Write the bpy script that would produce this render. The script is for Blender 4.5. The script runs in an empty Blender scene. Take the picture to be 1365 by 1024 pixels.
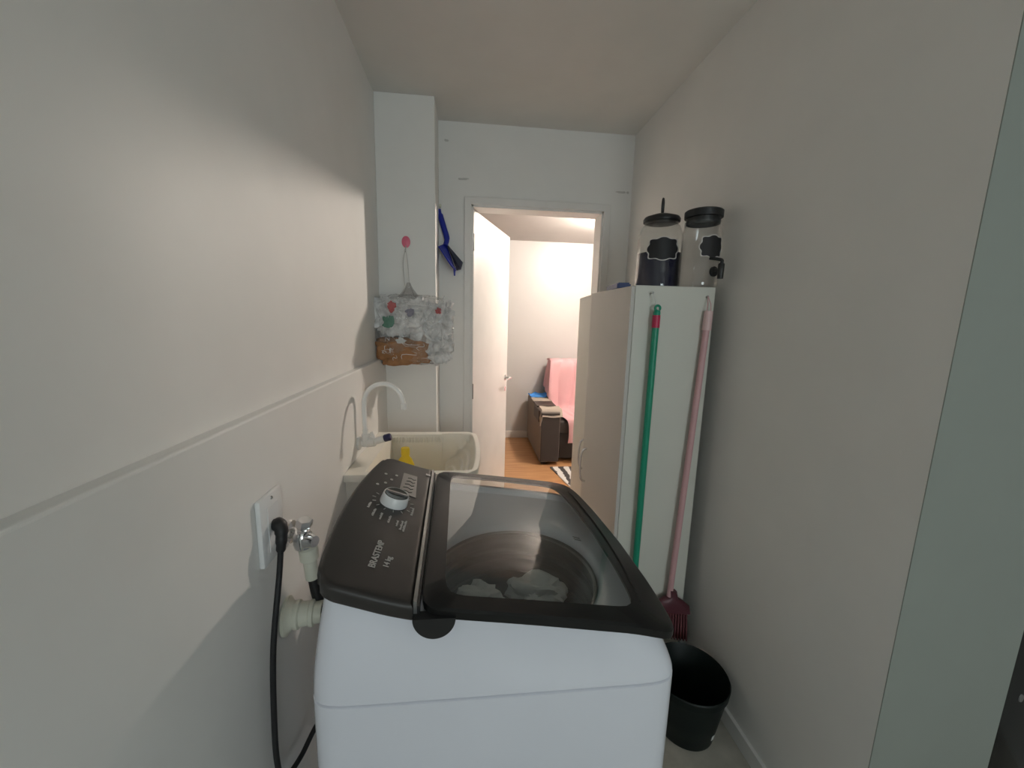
import bpy, bmesh, math, random
from mathutils import Vector, Matrix, noise
random.seed(7)
PI = math.pi
sc = bpy.context.scene
C = sc.collection

# ------------------------------------------------------------------ camera
EYE = 1.45
yaw, pitch, roll, FPX = .10782, -.16148, .02504, 523.7
fw = Vector((math.sin(yaw)*math.cos(pitch), math.cos(yaw)*math.cos(pitch), math.sin(pitch)))
r0 = Vector((math.cos(yaw), -math.sin(yaw), 0)); u0 = r0.cross(fw)
rt = math.cos(roll)*r0 + math.sin(roll)*u0; up = -math.sin(roll)*r0 + math.cos(roll)*u0
cam = bpy.data.cameras.new('camera'); co = bpy.data.objects.new('camera', cam); C.objects.link(co)
cam.sensor_width = 36; cam.lens = FPX/1365*36; cam.clip_start = .02
m = Matrix((rt, up, -fw)).transposed().to_4x4(); m.translation = (0, 0, EYE); co.matrix_world = m
sc.camera = co
# ------------------------------------------------------------------ world, exposure, daylight
w = bpy.data.worlds.new('sky'); sc.world = w; w.use_nodes = True
bg = w.node_tree.nodes['Background']; bg.inputs[0].default_value = (.86, .94, .97, 1); bg.inputs[1].default_value = 10
sc.view_settings.view_transform = 'Standard'; sc.view_settings.look = 'None'
sc.view_settings.gamma = 1; sc.view_settings.exposure = .30; sc.view_settings.use_curve_mapping = False
pl = bpy.data.lights.new('window_daylight', 'AREA'); pl.shape = 'RECTANGLE'; pl.size = 1.1; pl.size_y = 1.2
pl.cycles.is_portal = True
po = bpy.data.objects.new('window_daylight', pl); C.objects.link(po)
po.location = (.90, -3.25, 1.55); po.rotation_euler = (PI/2, 0, 0)
LAMP = (1.35, 3.45, 2.26); LAMP_W = 800.0

# ------------------------------------------------------------------ materials
def mat(name, col, rough=.6, metal=0, var=.03, scale=6, bump=0, bscale=60, coat=0, emit=0, sub=0, spec=None):
    mt = bpy.data.materials.new(name); mt.use_nodes = True
    nt = mt.node_tree; b = nt.nodes['Principled BSDF']
    tc = nt.nodes.new('ShaderNodeTexCoord'); n = nt.nodes.new('ShaderNodeTexNoise'); n.inputs['Scale'].default_value = scale
    n.inputs['Detail'].default_value = 4
    nt.links.new(tc.outputs['Object'], n.inputs['Vector'])
    r = nt.nodes.new('ShaderNodeValToRGB'); nt.links.new(n.outputs['Fac'], r.inputs[0])
    r.color_ramp.elements[0].position = .3; r.color_ramp.elements[1].position = .7
    r.color_ramp.elements[0].color = (*[max(0, c*(1-var)) for c in col], 1)
    r.color_ramp.elements[1].color = (*[min(1, c*(1+var)) for c in col], 1)
    nt.links.new(r.outputs[0], b.inputs['Base Color'])
    b.inputs['Roughness'].default_value = rough; b.inputs['Metallic'].default_value = metal
    b.inputs['Coat Weight'].default_value = coat
    if spec is not None: b.inputs['Specular IOR Level'].default_value = spec
    if sub: b.inputs['Subsurface Weight'].default_value = sub; b.inputs['Subsurface Radius'].default_value = (.02, .02, .02)
    if emit:
        b.inputs['Emission Color'].default_value = (*col, 1); b.inputs['Emission Strength'].default_value = emit
    if bump:
        n2 = nt.nodes.new('ShaderNodeTexNoise'); n2.inputs['Scale'].default_value = bscale; n2.inputs['Detail'].default_value = 3
        nt.links.new(tc.outputs['Object'], n2.inputs['Vector'])
        bp = nt.nodes.new('ShaderNodeBump'); bp.inputs['Strength'].default_value = bump; bp.inputs['Distance'].default_value = .002
        nt.links.new(n2.outputs['Fac'], bp.inputs['Height']); nt.links.new(bp.outputs[0], b.inputs['Normal'])
    return mt
def glassy(name, tint=(1, 1, 1), rough=.03, ior=1.45, haze=0, hazecol=(.8, .8, .8), bump=0, bscale=25):
    mt = bpy.data.materials.new(name); mt.use_nodes = True
    nt = mt.node_tree; nt.nodes.clear()
    out = nt.nodes.new('ShaderNodeOutputMaterial'); tr = nt.nodes.new('ShaderNodeBsdfTransparent'); gl = nt.nodes.new('ShaderNodeBsdfGlossy')
    fr = nt.nodes.new('ShaderNodeLayerWeight'); mx = nt.nodes.new('ShaderNodeMixShader')
    tr.inputs[0].default_value = (*tint, 1); gl.inputs['Roughness'].default_value = rough; fr.inputs[0].default_value = .5
    f0 = ((ior-1)/(ior+1))**2; pw = nt.nodes.new('ShaderNodeMath'); pw.operation = 'POWER'; pw.inputs[1].default_value = 5
    ml = nt.nodes.new('ShaderNodeMath'); ml.operation = 'MULTIPLY_ADD'; ml.inputs[1].default_value = 1-f0; ml.inputs[2].default_value = f0
    nt.links.new(fr.outputs['Facing'], pw.inputs[0]); nt.links.new(pw.outputs[0], ml.inputs[0])
    df = nt.nodes.new('ShaderNodeBsdfDiffuse'); df.inputs[0].default_value = (*hazecol, 1)
    tc = nt.nodes.new('ShaderNodeTexCoord'); n = nt.nodes.new('ShaderNodeTexNoise'); n.inputs['Scale'].default_value = bscale
    nt.links.new(tc.outputs['Object'], n.inputs['Vector'])
    m0 = nt.nodes.new('ShaderNodeMixShader')
    mm = nt.nodes.new('ShaderNodeMath'); mm.operation = 'MULTIPLY'; mm.inputs[1].default_value = 2*haze
    nt.links.new(n.outputs['Fac'], mm.inputs[0]); nt.links.new(mm.outputs[0], m0.inputs[0])
    nt.links.new(tr.outputs[0], m0.inputs[1]); nt.links.new(df.outputs[0], m0.inputs[2])
    if bump:
        bp = nt.nodes.new('ShaderNodeBump'); bp.inputs['Strength'].default_value = bump; bp.inputs['Distance'].default_value = .02
        nt.links.new(n.outputs['Fac'], bp.inputs['Height'])
        nt.links.new(bp.outputs[0], gl.inputs['Normal']); nt.links.new(bp.outputs[0], fr.inputs['Normal'])
    nt.links.new(ml.outputs[0], mx.inputs[0]); nt.links.new(m0.outputs[0], mx.inputs[1]); nt.links.new(gl.outputs[0], mx.inputs[2])
    nt.links.new(mx.outputs[0], out.inputs[0])
    return mt
def wood(name):
    mt = mat(name, (.52, .27, .12), .35, var=.1); nt = mt.node_tree; b = nt.nodes['Principled BSDF']
    tc = nt.nodes.new('ShaderNodeTexCoord'); mp = nt.nodes.new('ShaderNodeMapping'); mp.inputs['Scale'].default_value = (1, 12, 1)
    n = nt.nodes.new('ShaderNodeTexNoise'); n.inputs['Scale'].default_value = 3; n.inputs['Detail'].default_value = 6
    nt.links.new(tc.outputs['Object'], mp.inputs[0]); nt.links.new(mp.outputs[0], n.inputs['Vector'])
    r = nt.nodes.new('ShaderNodeValToRGB'); r.color_ramp.elements[0].color = (.42, .20, .085, 1); r.color_ramp.elements[1].color = (.62, .35, .17, 1)
    r.color_ramp.elements[0].position = .3; r.color_ramp.elements[1].position = .7
    nt.links.new(n.outputs['Fac'], r.inputs[0]); nt.links.new(r.outputs[0], b.inputs['Base Color'])
    return mt
def bands(name, c0, c1, scale):
    mt = mat(name, c0, .9, bump=.3, bscale=150); nt = mt.node_tree; b = nt.nodes['Principled BSDF']
    tc = nt.nodes.new('ShaderNodeTexCoord'); wv = nt.nodes.new('ShaderNodeTexWave'); wv.inputs['Scale'].default_value = scale
    wv.inputs['Distortion'].default_value = 2.5; wv.inputs['Detail Scale'].default_value = 3; wv.bands_direction = 'X'
    nt.links.new(tc.outputs['Object'], wv.inputs[0])
    r = nt.nodes.new('ShaderNodeValToRGB'); r.color_ramp.elements[0].position = .35; r.color_ramp.elements[1].position = .55
    r.color_ramp.elements[0].color = (*c0, 1); r.color_ramp.elements[1].color = (*c1, 1)
    nt.links.new(wv.outputs[0], r.inputs[0]); nt.links.new(r.outputs[0], b.inputs['Base Color'])
    return mt

M = dict(
 wall=mat('wall_paint', (.83, .815, .785), .55, var=.015, bump=.08, bscale=30),
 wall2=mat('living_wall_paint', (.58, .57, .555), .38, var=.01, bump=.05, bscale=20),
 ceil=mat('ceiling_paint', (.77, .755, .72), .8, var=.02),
 ceil2=mat('living_ceiling_paint', (.60, .585, .56), .8, var=.02), wall_dim=mat('dimmed_wall_paint', (.275, .295, .265), .6, var=.02),
 scar=mat('plaster_scar', (.62, .60, .57), .8, var=.1),
 tile=mat('beige_floor_tile', (.45, .42, .36), .35, var=.25, scale=9),
 wood=wood('wood_laminate'),
 trim=mat('white_trim', (.80, .78, .75), .4),
 door=mat('door_white', (.82, .80, .77), .4),
 chrome=mat('chrome', (.75, .75, .75), .15, 1),
 steel=mat('dull_steel', (.35, .34, .32), .35, 1),
 wash=mat('washer_white', (.76, .77, .84), .12, var=.01, coat=.3),
 deck=mat('washer_deck', (.62, .64, .64), .35),
 console=mat('console_graphite', (.034, .030, .028), .38, var=.10, scale=4, spec=.4),
 lid=mat('lid_black', (.010, .010, .010), .30, spec=.3),
 lidglass=glassy('lid_glass', (.72, .76, .75), .02, 1.75, .02),
 drum=mat('drum_grey', (.17, .17, .165), .35, .6),
 dark=mat('dark_plastic', (.012, .012, .013), .4),
 silver=mat('silver_strip', (.30, .30, .30), .3, .8),
 print=mat('printed_grey', (.55, .54, .52), .6),
 display=mat('display_panel', (.27, .25, .23), .3),
 linen=mat('white_laundry', (.75, .74, .72), .9, bump=.5),
 tub=mat('cream_plastic', (.88, .84, .75), .3),
 faucet=mat('milky_plastic', (.86, .84, .81), .25),
 navy=mat('navy_knob', (.015, .015, .07), .4),
 yellow=mat('yellow_plastic', (.85, .60, .02), .35),
 plate=mat('outlet_plate', (.80, .80, .80), .25),
 pvc=mat('pvc_cream', (.70, .69, .58), .4),
 rubber=mat('black_rubber', (.01, .01, .011), .5),
 melamine=mat('white_melamine', (.66, .645, .58), .45, var=.01),
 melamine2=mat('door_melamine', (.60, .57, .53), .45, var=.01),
 green=mat('green_handle', (.008, .27, .16), .35),
 pink=mat('pink_handle', (.62, .36, .37), .4),
 pinkband=mat('magenta_sleeve', (.50, .02, .08), .4),
 brush=mat('maroon_plastic', (.10, .025, .035), .45),
 bristle=mat('red_bristle', (.22, .07, .08), .7),
 bucket=mat('black_bucket', (.005, .009, .008), .45, spec=.25),
 sticker=mat('white_sticker', (.6, .6, .58), .6),
 jarglass=glassy('jar_glass', (.95, .96, .96), .02, 1.45, .012),
 blue_liq=mat('dark_blue_liquid', (.006, .004, .03), .5, spec=.1),
 chalk=mat('chalk_label', (.012, .011, .013), .6),
 chalkline=mat('label_outline', (.62, .60, .58), .6),
 blue=mat('blue_plastic', (.01, .025, .33), .4),
 bluedark=mat('navy_plastic', (.004, .005, .03), .5),
 hookpink=mat('pink_hook', (.75, .16, .25), .35),
 bag=glassy('clear_bag', (.98, .98, .98), .06, 1.7, .05, (.85, .83, .82), 1.0, 38),
 string=mat('pale_string', (.62, .60, .57), .8),
 brown=mat('kraft_brown', (.36, .17, .07), .75, var=.25, scale=20, bump=.5),
 whitebag=mat('white_plastic_bags', (.68, .67, .66), .35, var=.28, scale=28, bump=1.0, bscale=45),
 redprint=mat('red_print', (.42, .10, .10), .5), greenprint=mat('green_print', (.10, .22, .16), .5), greyprint=mat('grey_print', (.24, .23, .28), .5),
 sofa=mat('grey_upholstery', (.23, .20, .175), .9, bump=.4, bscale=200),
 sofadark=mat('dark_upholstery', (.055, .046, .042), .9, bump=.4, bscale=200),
 blanket=mat('pink_blanket', (.74, .43, .45), .9, bump=.4, bscale=120),
 bluecloth=mat('blue_cloth', (.06, .27, .72), .85, bump=.3),
 tan=mat('tan_fabric', (.42, .36, .30), .9, bump=.4),
 brownleather=mat('dark_brown_leather', (.05, .035, .028), .5),
 rug=bands('striped_rug', (.06, .055, .055), (.72, .70, .68), 3.2),
 black=mat('black_gloss', (.004, .004, .005), .12),
 glow=mat('lamp_glow', (1.0, .88, .77), .5, emit=LAMP_W),
 pane=glassy('window_pane', (.95, .97, .97), .01, 1.5),
)

# ------------------------------------------------------------------ helpers
WORG = {}
def obj(name, bm, m, parent=None, loc=None, smooth=False, mods=None):
    org = Vector(WORG[parent.name]) if parent else Vector(loc or (0, 0, 0))
    bmesh.ops.translate(bm, verts=bm.verts[:], vec=-org)
    me = bpy.data.meshes.new(name); bm.normal_update(); bm.to_mesh(me); bm.free()
    if smooth:
        me.shade_smooth()
        me.set_sharp_from_angle(angle=math.radians(40))
    me.materials.append(M[m] if isinstance(m, str) else m)
    o = bpy.data.objects.new(name, me); C.objects.link(o)
    if parent: o.parent = parent
    else: o.location = org
    WORG[o.name] = tuple(org)
    return o
def thing(name, label, cat, loc, group=None):
    o = bpy.data.objects.new(name, None); C.objects.link(o); o.location = loc; o.empty_display_size = .1
    o['label'] = label; o['category'] = cat
    if group: o['group'] = group
    WORG[o.name] = tuple(loc); return o
def tag(o, label, cat, group=None, kind=None):
    o['label'] = label; o['category'] = cat
    if group: o['group'] = group
    if kind: o['kind'] = kind
    return o
def struct(name, bm, m, parent=None, smooth=False):
    o = obj(name, bm, m, parent, smooth=smooth)
    if not parent: o['kind'] = 'structure'
    return o
def box(bm, x0, x1, y0, y1, z0, z1, bev=0, seg=2):
    vs = [bm.verts.new((x, y, z)) for x in (x0, x1) for y in (y0, y1) for z in (z0, z1)]
    fs = [bm.faces.new([vs[i] for i in f]) for f in ((0, 1, 3, 2), (4, 6, 7, 5), (0, 4, 5, 1), (2, 3, 7, 6), (0, 2, 6, 4), (1, 5, 7, 3))]
    if bev:
        es = list({e for f in fs for e in f.edges})
        bmesh.ops.bevel(bm, geom=es, offset=bev, segments=seg, affect='EDGES', profile=.5)
    return bm
def bx(*a, **k): return box(bmesh.new(), *a, **k)
def frame_for(d):
    d = d.normalized(); a = Vector((0, 0, 1)) if abs(d.z) < .9 else Vector((1, 0, 0))
    u = d.cross(a).normalized(); return u, d.cross(u).normalized()
def tube(bm, pts, rad, n=12, caps=True):
    pts = [Vector(p) for p in pts]; rings = []
    u, v = frame_for(pts[1]-pts[0])
    for i, p in enumerate(pts):
        d = (pts[min(i+1, len(pts)-1)] - pts[max(i-1, 0)]).normalized()
        u = (u - d*u.dot(d)).normalized(); v = d.cross(u)
        r = rad[i] if isinstance(rad, (list, tuple)) else rad
        rings.append([bm.verts.new(p + u*r*math.cos(2*PI*k/n) + v*r*math.sin(2*PI*k/n)) for k in range(n)])
    for a, b in zip(rings, rings[1:]):
        for k in range(n): bm.faces.new((a[k], a[(k+1) % n], b[(k+1) % n], b[k]))
    if caps: bm.faces.new(rings[0][::-1]); bm.faces.new(rings[-1])
    return bm
def smoothpts(P, n=8):
    P = [Vector(p) for p in P]; out = []
    for i in range(len(P)-1):
        p0 = P[max(i-1, 0)]; p1 = P[i]; p2 = P[i+1]; p3 = P[min(i+2, len(P)-1)]
        for k in range(n):
            t = k/n
            out.append(.5*((2*p1)+(-p0+p2)*t+(2*p0-5*p1+4*p2-p3)*t*t+(-p0+3*p1-3*p2+p3)*t**3))
    out.append(P[-1]); return out
def lathe(bm, prof, c, axis='z', n=32, closed=False):
    """prof list of (r,h); c centre; axis direction vector or 'z'"""
    d = Vector((0, 0, 1)) if axis == 'z' else Vector(axis).normalized()
    u, v = frame_for(d); c = Vector(c); rings = []
    for r, h in prof:
        if r < 1e-5: rings.append([bm.verts.new(c + d*h)])
        else: rings.append([bm.verts.new(c + d*h + u*r*math.cos(2*PI*k/n) + v*r*math.sin(2*PI*k/n)) for k in range(n)])
    for a, b in zip(rings, rings[1:]):
        for k in range(n):
            q = [a[k % len(a)], a[(k+1) % len(a)], b[(k+1) % len(b)], b[k % len(b)]]
            q = list(dict.fromkeys(q))
            if len(q) > 2: bm.faces.new(q)
    return bm
def slab(bm, outline, z0, z1):
    """vertical prism of a 2-D outline; z0,z1 may be functions of x,y"""
    f0 = z0 if callable(z0) else (lambda x, y: z0); f1 = z1 if callable(z1) else (lambda x, y: z1)
    a = [bm.verts.new((x, y, f0(x, y))) for x, y in outline]; b = [bm.verts.new((x, y, f1(x, y))) for x, y in outline]
    n = len(a)
    for k in range(n): bm.faces.new((a[k], a[(k+1) % n], b[(k+1) % n], b[k]))
    bm.faces.new(a[::-1]); bm.faces.new(b); return bm
def prism(bm, pts, vec):
    a = [bm.verts.new(p) for p in pts]; b = [bm.verts.new(Vector(p)+Vector(vec)) for p in pts]; n = len(a)
    for k in range(n): bm.faces.new((a[k], a[(k+1) % n], b[(k+1) % n], b[k]))
    bm.faces.new(a[::-1]); bm.faces.new(b); bmesh.ops.recalc_face_normals(bm, faces=bm.faces[:]); return bm
def sheet(P, nu, nv, th=.004):
    """P(u,v)->Vector, u,v in 0..1; closed thin sheet"""
    bm = bmesh.new()
    g = [[bm.verts.new(P(i/nu, j/nv)) for j in range(nv+1)] for i in range(nu+1)]
    for i in range(nu):
        for j in range(nv): bm.faces.new((g[i][j], g[i+1][j], g[i+1][j+1], g[i][j+1]))
    if th:
        bm.normal_update(); bmesh.ops.solidify(bm, geom=bm.faces[:], thickness=th)
    return bm
def sgn(x, p): return math.copysign(abs(x)**p, x)
def blob(bm, c, rx, ry, rz, amp=.15, freq=3, seed=0, e=.8, sub=4):
    r = bmesh.ops.create_icosphere(bm, subdivisions=sub, radius=1)
    for v in r['verts']:
        p = v.co.copy(); k = 1 + amp*noise.fractal(p*freq + Vector((seed*7.3, seed, 0)), 1, 2, 4)
        v.co = Vector((c[0]+rx*sgn(p.x, e)*k, c[1]+ry*sgn(p.y, e)*k, c[2]+rz*sgn(p.z, e)*k))
    return bm
def text(name, body, size, mtx, m, parent, ext=.0004):
    cu = bpy.data.curves.new(name, 'FONT'); cu.body = body; cu.size = size; cu.extrude = ext; cu.align_x = 'LEFT'; cu.offset = size*.012
    t = bpy.data.objects.new('tmp', cu); C.objects.link(t)
    dg = bpy.context.evaluated_depsgraph_get(); dg.update()
    me = bpy.data.meshes.new_from_object(t.evaluated_get(dg)); bm = bmesh.new(); bm.from_mesh(me)
    bpy.data.objects.remove(t); bm.transform(mtx); return obj(name, bm, m, parent)

# ------------------------------------------------------------------ SETTING
XL, XL2, XR, YD, CE, CL, YF = -.478, -.452, .95, 2.41, 2.53, 2.36, 4.72
YC = 2.17; LEDGE = 1.235; YB = -3.2; XE = 1.75
struct('floor', bx(XL-.1, XE, YB, 2.47, -.05, 0), 'tile')
struct('floor.001', bx(-1.6, 3.2, 2.47, YF, -.05, 0), 'wood')
struct('ceiling', bx(XL-.1, XE, YB, YD+.06, CE, CE+.05), 'ceil')
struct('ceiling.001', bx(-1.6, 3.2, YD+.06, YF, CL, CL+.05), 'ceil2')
struct('wall_left', bx(XL-.1, XL, YB, YD, LEDGE, CE), 'wall')
b = bx(XL-.1, XL2, YB, YD, 0, LEDGE, bev=.005, seg=3)
struct('wall_left.001', b, 'wall')
struct('wall_column', bx(XL, -.185, YC, YD, 0, CE, bev=.003), 'wall')
# door wall with opening
DX0, DX1, DZ = -.005, .79, 2.105
struct('wall_back', bx(XL, DX0-.012, YD, YD+.12, 0, CE), 'wall')
struct('wall_back.001', bx(DX1+.012, XR+.8, YD, YD+.12, 0, CE), 'wall')
struct('wall_back.002', bx(DX0-.012, DX1+.012, YD, YD+.12, DZ+.012, CE), 'wall')
XP = 1.285
struct('wall_right', bx(XR, XP, .682, YD, 0, CE), 'wall')
struct('wall_right_dim_end', bx(XR, XP, .680, .682, 0, CE), 'wall_dim')  # thin skin on the wall end, colour darkened to offset the window light
struct('wall_right.001', bx(XE, XE+.1, YB, YD+.12, 0, CE), 'wall')
struct('baseboard_right', bx(XR-.012, XR, .68, YD, 0, .06), 'wall')
# wall behind the camera with the window
WX0, WX1, WZ0, WZ1 = .35, 1.45, .95, 2.15
struct('wall_front', bx(XL-.1, WX0, YB-.1, YB, 0, CE), 'wall')
struct('wall_front.001', bx(WX1, XE+.1, YB-.1, YB, 0, CE), 'wall')
struct('wall_front.002', bx(WX0, WX1, YB-.1, YB, 0, WZ0), 'wall')
struct('wall_front.003', bx(WX0, WX1, YB-.1, YB, WZ1, CE), 'wall')
wn = bpy.data.objects.new('window_1', None); C.objects.link(wn); wn.location = ((WX0+WX1)/2, YB-.05, WZ0); wn['kind'] = 'structure'; WORG['window_1'] = tuple(wn.location)
b = bmesh.new()
for q in ((WX0, WX1, WZ0, WZ0+.05), (WX0, WX1, WZ1-.05, WZ1), (WX0, WX0+.05, WZ0+.05, WZ1-.05), (WX1-.05, WX1, WZ0+.05, WZ1-.05), (.85, .95, WZ0+.05, WZ1-.05)):
    box(b, q[0], q[1], YB-.07, YB-.02, q[2], q[3])
obj('window_frame', b, 'trim', wn)
for a, c in ((WX0+.05, .85), (.95, WX1-.05)):
    obj('pane', bx(a, c, YB-.05, YB-.045, WZ0+.05, WZ1-.05), 'pane', wn)
# living room
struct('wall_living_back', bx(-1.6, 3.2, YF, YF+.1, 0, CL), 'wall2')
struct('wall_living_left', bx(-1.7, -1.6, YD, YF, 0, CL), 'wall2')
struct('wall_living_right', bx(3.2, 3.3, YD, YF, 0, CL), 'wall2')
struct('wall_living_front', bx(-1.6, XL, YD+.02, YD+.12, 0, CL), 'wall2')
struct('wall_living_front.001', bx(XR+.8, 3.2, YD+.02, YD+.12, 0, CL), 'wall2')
struct('baseboard_back', bx(-1.6, 3.2, YF-.014, YF, 0, .085, bev=.003), 'trim')
# door frame and leaf
dr = bpy.data.objects.new('door_1', None); C.objects.link(dr); dr.location = (DX0, YD, 0); dr['kind'] = 'structure'; WORG['door_1'] = (DX0, YD, 0)
for nm, q in (('door_jamb', (DX0-.012, DX0+.018, 0, DZ)), ('door_jamb', (DX1-.018, DX1+.012, 0, DZ)), ('door_head', (DX0-.012, DX1+.012, DZ-.018, DZ+.012))):
    obj(nm, bx(q[0], q[1], YD-.004, YD+.125, q[2], q[3], bev=.002), 'trim', dr)
b = bmesh.new()
for q in ((DX0-.035, DX0+.006, 0, DZ), (DX1-.006, DX1+.035, 0, DZ), (DX0-.035, DX1+.035, DZ-.006, DZ+.035)):
    box(b, q[0], q[1], YD-.014, YD-.001, q[2], q[3], bev=.003)
obj('architrave', b, 'trim', dr)
# leaf from hinge (0.012,2.455) to (.30,3.2)
H = Vector((.016, 2.45, 0)); E_ = Vector((.300, 3.19, 0)); dv = (E_-H).normalized(); nv = Vector((dv.y, -dv.x, 0))  # nv points to +X
def LP(s, t, z): return H + dv*s + nv*t + Vector((0, 0, z))
LW = (E_-H).length; LZ = 2.085
b = prism(bmesh.new(), [LP(0, 0, .01), LP(LW, 0, .01), LP(LW, -.035, .01), LP(0, -.035, .01)], (0, 0, LZ-.01))
bmesh.ops.bevel(b, geom=b.edges[:], offset=.002, segments=1, affect='EDGES')
leaf = obj('door_leaf', b, 'door', dr)
hz = .99
b = prism(bmesh.new(), [LP(LW+.0005, -.006, hz-.09), LP(LW+.002, -.006, hz-.09), LP(LW+.002, -.029, hz-.09), LP(LW+.0005, -.029, hz-.09)], (0, 0, .2))
obj('lock_plate', b, 'steel', leaf)
b = bmesh.new(); lathe(b, [(0, 0), (.024, 0), (.024, .006), (.012, .01), (.009, .03), (0, .03)], LP(LW-.06, .0, hz), nv)
tube(b, smoothpts([LP(LW-.06, .028, hz), LP(LW-.06, .048, hz), LP(LW-.08, .052, hz), LP(LW-.17, .048, hz)], 6), .008)
lathe(b, [(0, 0), (.02, 0), (.02, .005), (0, .006)], LP(LW-.06, .0, hz-.09), nv)
obj('door_handle', b, 'chrome', leaf, smooth=True)
b = bmesh.new(); tube(b, smoothpts([LP(LW-.06, -.03, hz), LP(LW-.06, -.085, hz), LP(LW-.08, -.09, hz), LP(LW-.17, -.085, hz)], 6), .008)
obj('door_handle', b, 'chrome', leaf, smooth=True)
for hh in (1.90, 1.0, .22):
    b = bx(DX0+.0175, DX0+.021, YD+.008, YD+.034, hh-.045, hh+.045); tube(b, [(DX0+.021, YD+.036, hh-.048), (DX0+.021, YD+.036, hh+.048)], .0055, 10)
    obj('hinge', b, 'steel', dr)
# plaster scars on the door wall
for i, (x, z, w_) in enumerate(((-.045, 2.235, .03), (.885, 2.215, .028), (.985-.06, 2.215, .008), (-.14, 2.43, .012))):
    b = blob(bmesh.new(), (x, YD-.0002, z), w_, .0012, .006, amp=.6, freq=2, seed=i, sub=2)
    par = bpy.data.objects['wall_back' if x < 0 else 'wall_back.001']
    obj('plaster_scar', b, 'scar', par)
# ------------------------------------------------------------------ living-room lamp (the light that shines through the doorway)
lt = thing('ceiling_lamp', 'white ceiling lamp with lit round diffuser in living room', 'lamp', (LAMP[0], LAMP[1], CL-.001))
b = lathe(bmesh.new(), [(0, 0), (.06, 0), (.055, -.02), (.02, -.03), (0, -.03)], (LAMP[0], LAMP[1], CL)); obj('base', b, 'trim', lt, smooth=True)
b = bmesh.new(); bmesh.ops.create_uvsphere(b, u_segments=24, v_segments=12, radius=.052)
bmesh.ops.translate(b, verts=b.verts[:], vec=(LAMP[0], LAMP[1], LAMP[2])); obj('bulb', b, 'glow', lt, smooth=True)

# ------------------------------------------------------------------ WASHING MACHINE
def lerp_tab(x, T):
    if x <= T[0][0]: return T[0][1]
    for (a, za), (c, zc) in zip(T, T[1:]):
        if x <= c: return za+(zc-za)*(x-a)/(c-a)
    return T[-1][1]
ZT = [(-.36, 1.05), (-.25, 1.016), (-.1, .962), (.1, .938), (.33, .906), (.38, .887), (.45, .86)]
def zt(x, y):
    xx = x + .03*(y-.6); return sum(lerp_tab(xx+d, ZT) for d in (-.05, -.03, -.01, .01, .03, .05))/6
def shx(x, y): return x - .03*(y-.6)
wm = thing('washing_machine', 'white top-load washing machine with graphite control console and black-framed glass lid', 'washing machine', (.06, .905, 0))
XA, XB, YA, YZ = -.276, .400, .598, 1.222
def perim(t, ins=0, n=15, bul=.014):
    c, s = math.cos(t), math.sin(t); a = (XB-XA)/2-ins; bb = (YZ-YA)/2-ins
    x = (XA+XB)/2 + a*sgn(c, 2/n); y = (YA+YZ)/2 + bb*sgn(s, 2/n)
    if x > (XA+XB)/2: x += bul*(1-((y-(YA+YZ)/2)/bb)**2)*((x-(XA+XB)/2)/a)
    return shx(x, y), y
NP = 160
TH = []
for k in range(NP):   # even spacing along the outline
    TH.append(2*PI*k/NP)
def even(ins=0, n=15, bul=.014, N=NP):
    P = [perim(2*PI*i/2000, ins, n, bul) for i in range(2000)]; L = [0]
    for i in range(2000):
        a, c = P[i], P[(i+1) % 2000]; L.append(L[-1]+math.hypot(a[0]-c[0], a[1]-c[1]))
    out = []; j = 0
    for k in range(N):
        s = L[-1]*k/N
        while L[j+1] < s: j += 1
        f = (s-L[j])/max(1e-9, L[j+1]-L[j]); a, c = P[j], P[(j+1) % 2000]
        out.append((a[0]+(c[0]-a[0])*f, a[1]+(c[1]-a[1])*f))
    return out
def loft(bm, rings, cap0=False, cap1=False):
    R = [[bm.verts.new(p) for p in r] for r in rings]; n = len(R[0])
    for a, c in zip(R, R[1:]):
        for k in range(n): bm.faces.new((a[k], a[(k+1) % n], c[(k+1) % n], c[k]))
    if cap0: bm.faces.new(R[0][::-1])
    if cap1: bm.faces.new(R[-1])
    return bm
SE = .789
o0 = even(0); oi = even(.006)
loftr = [[(x, y, .03) for x, y in oi], [(x, y, .036) for x, y in o0], [(x, y, SE-.004) for x, y in o0], [(x, y, SE-.0015) for x, y in even(.003)], [(x, y, SE-.0015) for x, y in even(.05)]]
body = obj('body', loft(bmesh.new(), loftr, True), 'wash', wm, smooth=True)
rings = [[(x, y, SE) for x, y in even(.05)], [(x, y, SE) for x, y in even(.003)], [(x, y, SE+.002) for x, y in even(.0005)]]
for i in range(1, 9):
    t = i/9; ins = .0005+.025*t**1.5
    rings.append([(x, y, SE+.002+(zt(x, y)-.035-SE)*t) for x, y in even(ins)])
for i in range(0, 6):
    a = i/5*PI/2; ins = .0255+.015*(1-math.cos(a))
    rings.append([(x, y, zt(x, y)-.033+.019*math.sin(a)) for x, y in even(ins)])
rings.append([(x, y, zt(x, y)-.014) for x, y in even(.052)])
rings.append([(x, y, zt(x, y)-.03) for x, y in even(.058)])
DC = (.108, .855); DR = .202
last = even(.058)
def circ(r, z):
    out = []
    for x, y in last:
        t = math.atan2(y-DC[1], x-DC[0]); out.append((DC[0]+r*math.cos(t), DC[1]+r*math.sin(t), z))
    return out
for i in range(1, 6):
    t = i/6; c_ = circ(DR+.012, 0)
    rings.append([(x+(cx-x)*t, y+(cy-y)*t, (zt(x, y)-.03)*(1-t)+.862*t) for (x, y), (cx, cy, _) in zip(last, c_)])
rings.append(circ(DR+.008, .862)); rings.append(circ(DR, .856)); rings.append(circ(DR-.003, .845)); rings.append(circ(DR-.001, .80))
obj('top_cover', loft(bmesh.new(), rings), 'wash', wm, smooth=True)
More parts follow.
